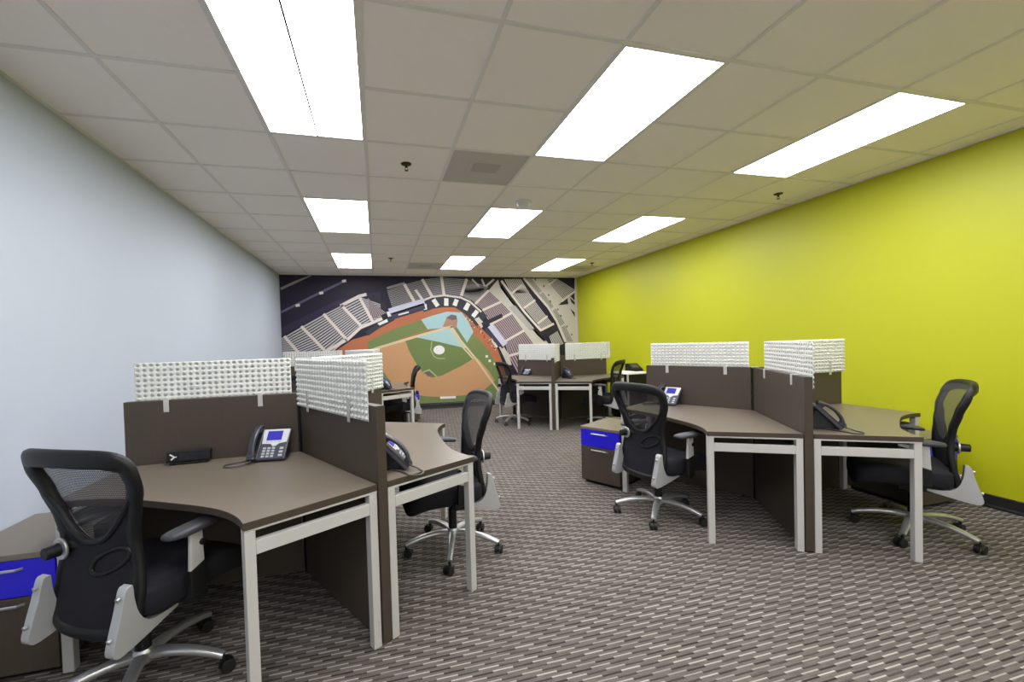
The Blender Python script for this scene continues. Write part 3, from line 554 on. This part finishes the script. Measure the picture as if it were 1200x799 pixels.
def pedestal_at(hub, ang, perp, off=.915, t=.565):
    """beyond the end of the panel at ang, its front in line with the desk front"""
    e, n = dv(ang), dv(ang+perp)
    c = hub+e*(off+.205)+n*t
    return c, math.atan2(n.y, n.x)+PI/2
PEDS = [('nl', 180, 90, 'drawer pedestal with blue top drawer against the pale blue wall, behind the nearest chair'),
        ('nr', 120, 90, 'free standing drawer pedestal with bright blue top drawer facing the aisle'),
        ('nr', 0, -90, 'drawer pedestal with blue top drawer by the lime wall, behind the right chair'),
        ('fl', 60, -90, 'far drawer pedestal with blue drawer glimpsed behind the chair before the mural')]
p0 = None
for k, a, pp, lab in PEDS:
    loc, rz = pedestal_at(HUBS[k], a, pp, .905 if (k, a) == ('nl', 180) else .92)
    if p0 is None:
        p0 = make_pedestal(); p0.location = loc; p0.rotation_euler = (0, 0, rz); p0['label'] = lab; p0['group'] = 'drawer pedestals'
    else: copy_tree(p0, 'drawer_pedestal', lab, 'drawer unit', loc, rz, 'drawer pedestals')

# ------------------------------------------------------------------ task chairs (local: sitter faces +y)
OUT = [(.318, .0), (.320, .10), (.329, .155), (.354, .19), (.405, .205), (.50, .205), (.58, .196), (.66, .188), (.74, .196), (.82, .217), (.90, .240), (.95, .246), (.985, .238), (1.008, .212), (1.02, .165), (1.026, .09), (1.028, 0)]
def hw(z):
    if z <= OUT[0][0] or z >= OUT[-1][0]: return 0
    for (z0, x0), (z1, x1) in zip(OUT[:-1], OUT[1:]):
        if z0 <= z <= z1: return x0+(x1-x0)*(z-z0)/(z1-z0)
PROF = [(.31, -.205), (.42, -.188), (.50, -.172), (.58, -.160), (.66, -.157), (.75, -.170), (.85, -.198), (.95, -.236), (1.03, -.272)]
def yprof(z):
    z = max(PROF[0][0], min(PROF[-1][0], z))
    for (z0, y0), (z1, y1) in zip(PROF[:-1], PROF[1:]):
        if z0 <= z <= z1:
            t = (z-z0)/(z1-z0); t = t*t*(3-2*t)*.5+t*.5; return y0+(y1-y0)*t
def back_pt(x, z, d=0): return Vector((x, yprof(z)+.75*x*x+d, z))
def make_chair():
    t = empty('office_chair', '', 'office chair')
    # star base
    b = nb()
    tube(b, [(0, 0, .085), (0, 0, .10), (0, 0, .13), (0, 0, .142)], [.036, .043, .04, .032], n=24, upv=Vector((0, 1, 0)))
    for k in range(5):
        a = R(18+72*k); c, s = math.cos(a), math.sin(a)
        path = catmull([(c*r, s*r, z) for r, z in ((.025, .113), (.10, .118), (.19, .110), (.26, .094), (.315, .076))], 4)
        n_ = len(path); tube(b, path, [.027-.010*i/(n_-1) for i in range(n_)], [.019-.006*i/(n_-1) for i in range(n_)], n=14, power=2.6)
    sm(b, 'star_base', 'alu', t)
    for k in range(5):
        a = R(18+72*k); cx, cy = .312*math.cos(a), .312*math.sin(a)
        sw = a+R((40, 160, -30, 95, 200)[k]); ax = Vector((-math.sin(sw), math.cos(sw), 0)); fwd = Vector((math.cos(sw), math.sin(sw), 0))
        o_ = Vector((cx, cy, 0))+fwd*.014
        b = nb()
        for s in (-1, 1): disc(b, o_+ax*(s*.0165)+Vector((0, 0, .0275)), ax, .0275, .015, 20)
        cst = sm(b, 'caster', 'black_rubber', t, bevel=.002)
        b = nb()
        arc = [o_+fwd*(.031*math.cos(q))+Vector((0, 0, .0275+.031*math.sin(q))) for q in [R(v) for v in range(10, 200, 20)]]
        tube(b, arc, .025, .003, n=8, upv=ax.cross(Vector((0, 0, 1))), power=4) if False else None
        for i in range(len(arc)-1):
            A = [arc[i]-ax*.009, arc[i]+ax*.009, arc[i+1]+ax*.009, arc[i+1]-ax*.009]
            b.faces.new([b.verts.new(v) for v in A])
        tube(b, [(cx, cy, .045), (cx, cy, .078)], .008, n=10, upv=Vector((0, 1, 0)))
        sm(b, 'caster_fork', 'black_plastic', cst, solid=0)
    b = nb(); tube(b, [(0, 0, .13), (0, 0, .27), (0, 0, .2701), (0, 0, .36)], [.029, .027, .015, .015], n=18, upv=Vector((0, 1, 0))); sm(b, 'gas_cylinder', 'black_plastic', t)
    b = nb(); box(b, -.075, .075, -.15, .13, .325, .375); box(b, -.21, .21, -.135, -.085, .335, .365); box(b, -.045, .045, -.10, .08, .295, .33); sm(b, 'tilt_mechanism', 'black_plastic', t, smooth=0, bevel=.008)
    b = nb(); tube(b, [(.06, .05, .345), (.20, .06, .345), (.25, .06, .343)], [.005, .005, .008], n=8); disc(b, (-.09, .02, .345), (1, 0, 0), .02, .05, 16); sm(b, 'adjustment_lever', 'black_plastic', t)
    # seat
    def dish(p):
        x, y, z = p
        if z > .44: z -= .018*max(0, 1-(x/.2)**2)*max(0, 1-(y/.22)**2)
        if y > .12: z -= (y-.12)**2*1.3
        return Vector((x*(1-.18*max(0, -y-.05)), y, z))
    b = nb(); superell(b, (0, .085, .435), (.255, .245, .062), .32, 40, 16, dish); sm(b, 'seat', 'black_fabric', t, smooth=60)
    b = nb(); superell(b, (0, .08, .385), (.225, .205, .02), .25, 32, 8); sm(b, 'seat_pan', 'black_plastic', t)
    # backrest
    outl = catmull([(x, 0, z) for z, x in OUT]+[(-x, 0, z) for z, x in OUT[-2:0:-1]], 3, True)
    b = nb()
    path = []; ra = []
    for p in outl:
        k = 1-.024/max(.03, math.hypot(p.x, p.z-.68))
        path.append(back_pt(p.x*k, .68+(p.z-.68)*k))
        f_ = max(0, min(1, (p.z-.55)/.45)); ra.append(.023+.011*f_)
    # ring oriented in the back's own plane
    N = len(path); rings = []
    for i, p in enumerate(path):
        tg = (path[(i+1) % N]-path[i-1]).normalized(); nrm = Vector((0, 1, 0)); s = tg.cross(nrm).normalized(); nrm = s.cross(tg).normalized()
        ring = []
        for k in range(12):
            an = 2*PI*k/12; c, d = math.cos(an), math.sin(an)
            c = math.copysign(abs(c)**.75, c); d = math.copysign(abs(d)**.75, d)
            ring.append(b.verts.new(p+s*(ra[i]*c)+nrm*(.018*d)))
        rings.append(ring)
    for i in range(N):
        for k in range(12): b.faces.new((rings[i][k], rings[i][(k+1) % 12], rings[(i+1) % N][(k+1) % 12], rings[(i+1) % N][k]))
    sm(b, 'backrest_frame', 'black_plastic', t, smooth=60)
    def zlow(u): return .665+.17*abs(u)**2.4
    def grid(z0f, z1f, nu, nv, d, inset):
        b = nb(); rows = []
        for j in range(nv+1):
            row = []
            for i in range(nu+1):
                u = -1+2*i/nu
                z = z0f(u)+(z1f(u)-z0f(u))*j/nv
                row.append(b.verts.new(back_pt(u*max(.02, hw(z)-inset), z, d)))
            rows.append(row)
        for j in range(nv):
            for i in range(nu): b.faces.new((rows[j][i], rows[j][i+1], rows[j+1][i+1], rows[j+1][i]))
        return b
    sm(grid(lambda u: zlow(u)-.01, lambda u: 1.008-.02*abs(u)**6, 24, 20, .021, .012), 'mesh_panel', 'net', t, smooth=60)
    sm(grid(lambda u: .338+.03*abs(u)**4, zlow, 24, 14, 0, .02), 'lower_back_pad', 'black_fabric', t, smooth=60, solid=.022)
    rim = [back_pt(u*(hw(zlow(u))-.02), zlow(u), -.008) for u in [-1+k/12 for k in range(25)]]
    b = nb(); tube(b, rim, .012, .012, n=8); sm(b, 'pad_rim', 'black_plastic', t)
    b = nb(); oval = [back_pt(.085+.075*math.cos(q)+.02*math.sin(q), .60+.045*math.sin(q)+.02*math.cos(q), -.016) for q in [2*PI*k/24 for k in range(24)]]
    tube(b, oval, .008, .006, n=8, closed=True, upv=Vector((0, 1, 0))); sm(b, 'lumbar_loop', 'black_plastic', t)
    # lumbar knob, at the sitter's left on the rear face
    kx, kz = -.135, .632; p = back_pt(kx, kz)
    b = nb(); tube(b, [p+Vector((0, .0, 0)), p+Vector((-.004, -.03, 0))], [.03, .028], n=20); tube(b, [p+Vector((.01, -.012, .01)), p+Vector((.09, -.006, .0))], [.02, .012], n=10); kb = sm(b, 'lumbar_knob', 'black_plastic', t)
    b = nb(); disc(b, p+Vector((-.004, -.034, 0)), (-.1, -1, 0), .042, .010, 28); sm(b, 'knob_ring', 'alu', kb, bevel=.003)
    b = nb(); disc(b, p+Vector((-.008, -.060, 0)), (-.1, -1, 0), .025, .046, 24, r2=.023); sm(b, 'knob_cap', 'black_plastic', kb, bevel=.003)
    # bent silver brackets
    for s in (-1, 1):
        b = nb()
        pts = catmull([(-.285, .535), (-.302, .525), (-.318, .46), (-.338, .39), (-.352, .335), (-.345, .312), (-.318, .306), (-.24, .322), (-.16, .343), (-.112, .356), (-.118, .366), (-.18, .366), (-.228, .378), (-.258, .42), (-.272, .48), (-.276, .53)], 4, True)
        prism(b, [(p_.x+.088, p_.y) for p_ in [Vector(q) for q in [(v[0], v[1], 0) for v in pts]]], s*.178, s*.216, 'x')
        o = sm(b, 'back_bracket', 'alu_dull', t, smooth=40, bevel=.006, segs=3)
        for y, z in ((-.3135, .50), (-.347, .375)):
            b = nb(); disc(b, (s*.197, y+.086, z), (0, -1, -.25), .008, .012, 14); sm(b, 'bolt', 'alu', o, bevel=.002)
    # arms
    for s in (-1, 1):
        b = nb()
        T = Matrix.Translation((s*.295, .02, 0))
        prof = [(-.034, .50), (-.026, .655), (.026, .655), (.030, .52)]
        prism(b, [(y+.0, z) for y, z in prof], s*.288-.008, s*.288+.010, 'x')
        arm = sm(b, 'armrest', 'silver', t, smooth=0, bevel=.005)
        b = nb(); prism(b, [(y+.0, z) for y, z in [(-.035, .40), (-.036, .505), (.032, .525), (.035, .40)]], s*.288-.014, s*.288+.013, 'x')
        box(b, min(s*.288, s*.14), max(s*.288, s*.14), -.015, .05, .362, .402); sm(b, 'arm_sleeve', 'black_plastic', arm, smooth=0, bevel=.006)
        b = nb(); disc(b, (s*.30, .02, .60), (1, 0, 0), .013, .012, 20); sm(b, 'arm_button', 'black_plastic', arm, bevel=.002)
        b = nb()
        def pf(p, s=s): return Vector((p.x+s*.03*((p.y-.02)/.13)**2*-1, p.y, p.z-.12*max(0, p.y-.09)-.10*max(0, -p.y-.03)))
        superell(b, (s*.285, .03, .668), (.042, .135, .016), .55, 28, 10, pf); sm(b, 'arm_pad', 'grey_pad', arm, smooth=60)
    return t
def face(a): return R(a-90)     # local +y looks along angle a
CHAIRS = [('nl', 240, .955, 63, 'nearest black mesh office chair, large at the left edge, back turned to the viewer'),
          ('nl', 0, .90, 184, 'black office chair at the near left desk seen from the side beside the aisle'),
          ('nr', 180, .95, 11, 'black mesh office chair between the blue drawer pedestal and the near right desk'),
          ('nr', 300, .91, 129, 'black office chair at the right edge in front of the lime wall'),
          ('fl', 0, .82, 179, 'small far office chair before the infield of the mural, beside the blue drawer'),
          ('fl', 240, .95, 60, 'far office chair glimpsed through the gap between the near left screens'),
          ('fr', 180, .82, 8, 'far office chair left of the desk with the silver phone'),
          ('fr', 300, .90, 130, 'far office chair against the lime wall, by the dark cabinet')]
c0 = None
for k, a, d, f, lab in CHAIRS:
    loc = HUBS[k]+dv(a)*d
    if (k, a) == ('nr', 300): loc += Vector((-.008, .002, 0))
    if c0 is None: loc = Vector((-.985, 2.02, 0))
    if c0 is None:
        c0 = make_chair(); c0.location = loc; c0.rotation_euler = (0, 0, face(f)); c0['label'] = lab; c0['group'] = 'office chairs'
    else: copy_tree(c0, 'office_chair', lab, 'office chair', loc, face(f), 'office chairs')

# ------------------------------------------------------------------ desk phones (local: user sits toward -y)
def make_phone():
    t = empty('desk_phone', '', 'phone')
    tilt = R(47)
    # slab frame: u across, v up the face, w out of the face
    B = Matrix.Translation((0, -.085, .016)) @ Matrix.Rotation(tilt, 4, 'X')
    b = nb(); box(b, -.10, .10, 0, .195, -.022, 0, T=B); hb = sm(b, 'housing', 'phone_grey', t, smooth=0, bevel=.006, segs=3)
    b = nb(); prism(b, [(-.07, 0), (.075, 0), (.085, .02), (.06, .125), (.035, .125), (-.05, .02)], -.07, .075, 'x'); sm(b, 'stand', 'phone_dark', t, smooth=0, bevel=.005)
    b = nb(); pts = [(-.040, .098), (-.048, .185), (-.043, .190), (.092, .190), (.096, .185), (.090, .105), (.05, .097), (.036, .080), (.020, .080), (.006, .096)]
    bmp = [B @ Vector((x, y, .002)) for x, y in pts]
    v0 = [b.verts.new(B @ Vector((x, y, -.001))) for x, y in pts]; v1 = [b.verts.new(p) for p in bmp]
    b.faces.new(v1); b.faces.new(v0[::-1])
    for i in range(len(pts)): b.faces.new((v0[i], v0[(i+1) % len(pts)], v1[(i+1) % len(pts)], v1[i]))
    sm(b, 'faceplate', 'phone_silver', t, smooth=0)
    b = nb(); box(b, -.022, .060, .118, .178, .001, .0035, T=B); sm(b, 'display', 'screen_blue', t, smooth=0)
    b = nb()
    for r in range(4):
        for c in range(3): box(b, -.028+c*.024, -.012+c*.024, .012+r*.017, .023+r*.017, -.001, .003, T=B)
    for r in range(3): box(b, .062, .082, .016+r*.022, .028+r*.022, -.001, .003, T=B)
    for c in range(4): box(b, -.020+c*.021, -.006+c*.021, .106, .111, -.001, .0035, T=B)
    sm(b, 'keypad', 'key', t, smooth=0)
    b = nb(); p1 = B @ Vector((.028, .093, 0)); p2 = B @ Vector((.028, .093, .004)); tube(b, [p1, p2], .012, n=20); sm(b, 'navigation_button', 'phone_silver', t)
    # handset: bowed bar in its cradle on the left
    b = nb()
    cl = catmull([B @ Vector((-.073, y, z)) for y, z in ((-.002, .010), (.02, .020), (.05, .037), (.10, .046), (.15, .040), (.185, .026), (.205, .014))], 4)
    n_ = len(cl); ra = [.024-.007*math.sin(PI*i/(n_-1)) for i in range(n_)]; rb = [.013-.003*math.sin(PI*i/(n_-1)) for i in range(n_)]
    tube(b, cl, ra, rb, n=14, upv=B.to_3x3() @ Vector((0, 0, 1)), power=2.8)
    for y in (.022, .180): tube(b, [B @ Vector((-.073, y, 0)), B @ Vector((-.073, y, .028))], [.019, .022], n=16)
    sm(b, 'handset', 'handset', t, smooth=50)
    b = nb(); box(b, -.10, -.046, .0, .195, -.004, .006, T=B); sm(b, 'cradle', 'phone_dark', t, smooth=0, bevel=.004)
    b = nb(); q = B @ Vector((-.073, -.008, .008))
    path = catmull([q, (q.x-.005, q.y-.018, .012), (q.x-.03, q.y-.045, .005), (q.x-.075, q.y-.065, .0045), (q.x-.115, q.y-.05, .0045), (q.x-.115, q.y-.005, .0045), (q.x-.08, q.y+.02, .0045), (-.10, -.03, .0045), (-.085, -.0, .006)], 6)
    tube(b, path, .0042, n=8); sm(b, 'handset_cord', 'cord', t)
    return t
def up(a): return R(a+90)      # local -y looks along angle a
ZT = .7425
PHONES = [((-.605, 2.60), 262, 'charcoal desk phone with lit blue display on the nearest left desk'),
          ((.06, 2.20), 352, 'black phone seen from its handset side, by the partition of the near left aisle desk'),
          ((2.60, 3.30), 205, 'silver faced desk phone with blue display, rising behind the near right chair'),
          ((2.83, 2.10), 322, 'black phone with curled cord on the desk lit green by the lime wall'),
          ((2.66, 7.22), 208, 'small silver desk phone on the far right desk before the mural'),
          ((3.0, 6.24), 322, 'small grey handset phone on the far desk beside the lime wall'),
          ((.10, 6.06), 350, 'small black phone on the far left desk in front of the infield dirt')]
ph0 = None
for (x, y), a, lab in PHONES:
    if ph0 is None:
        ph0 = make_phone(); ph0.location = (x, y, ZT); ph0.rotation_euler = (0, 0, up(a)); ph0['label'] = lab; ph0['group'] = 'desk phones'
    else: copy_tree(ph0, 'desk_phone', lab, 'phone', (x, y, ZT), up(a), 'desk phones')

# black router with its white mark, leaning by the partition
t = empty('router_box', 'low black router box with a white arrow-like mark on the nearest left desk', 'router', (-1.035, 2.655, ZT), R(4))
b = nb(); TT = Matrix.Translation((0, 0, .012)) @ Matrix.Rotation(R(-8), 4, 'X')
box(b, -.105, .105, -.02, .025, 0, .060, T=TT); bd = sm(b, 'case', 'black_plastic', t, smooth=0, bevel=.006, segs=3)
b = nb(); box(b, -.09, .09, -.02, .05, 0, .013); sm(b, 'foot_stand', 'black_plastic', t, smooth=0, bevel=.003)
b = nb(); box(b, -.045, .095, -.0212, -.019, .012, .048, T=TT); sm(b, 'front_window', 'phone_dark', t, smooth=0)
b = nb()
for (x0, z0), (x1, z1), wd in (((-.087, .046), (-.066, .030), .007), ((-.066, .030), (-.081, .016), .008), ((-.067, .030), (-.055, .030), .005)):
    l = math.hypot(x1-x0, z1-z0); nx, nz = -(z1-z0)/l*wd/2, (x1-x0)/l*wd/2
    q = [(x0+nx, z0+nz), (x1+nx, z1+nz), (x1-nx, z1-nz), (x0-nx, z0-nz)]
    a_ = [b.verts.new(TT @ Vector((x, -.0202, z))) for x, z in q]; c_ = [b.verts.new(TT @ Vector((x, -.0222, z))) for x, z in q]
    b.faces.new(a_); b.faces.new(c_)
    for i in range(4): b.faces.new((a_[i], a_[(i+1) % 4], c_[(i+1) % 4], c_[i]))
sm(b, 'arrow_mark', 'white_plastic', t, smooth=0)

# far cabinet by the lime wall with papers and a black machine
t = empty('low_cabinet', 'low dark cabinet with a pale top against the lime wall at the far right', 'cabinet', (4.21, 6.33, 0))
b = nb(); box(b, -.22, .22, -.25, .25, .03, .76); sm(b, 'case', 'black_plastic', t, smooth=0, bevel=.003)
b = nb(); box(b, -.23, .23, -.26, .26, .76, .785); sm(b, 'top_board', 'paper', t, smooth=0, bevel=.002)
b = nb(); box(b, -.20, .20, -.23, .23, 0, .03); sm(b, 'plinth', 'black_rubber', t, smooth=0)
b = nb(); box(b, -.215, -.004, -.262, -.25, .05, .75); box(b, .004, .215, -.262, -.25, .05, .75); sm(b, 'door', 'black_plastic', t, smooth=0, bevel=.002)
b = nb(); box(b, -.225, -.20, -.275, -.25, 0, .76); sm(b, 'leg', 'silver', t, smooth=0, bevel=.002)
t = empty('paper_stack', 'loose stack of white papers on the far dark cabinet', 'papers', (4.12, 6.24, .7855), R(8))
b = nb()
for k in range(4): box(b, -.105+.004*k, .105-.003*k, -.148+.006*k, .148, .003*k, .003*k+.0028)
b2 = sm(b, 'sheets', 'paper', t, smooth=0)
t = empty('black_machine', 'small black office machine with sloped face on the far dark cabinet', 'office machine', (4.35, 6.40, .7855), 0)
b = nb(); prism(b, [(-.10, 0), (.13, 0), (.13, .13), (.06, .13), (-.10, .04)], -.10, .10, 'x'); sm(b, 'body', 'black_plastic', t, smooth=0, bevel=.006)
b = nb(); TT = Matrix.Translation((0, -.02, .087)) @ Matrix.Rotation(R(29), 4, 'X'); box(b, -.07, .07, -.05, .06, 0, .004, T=TT); sm(b, 'sloped_panel', 'phone_grey', t, smooth=0)
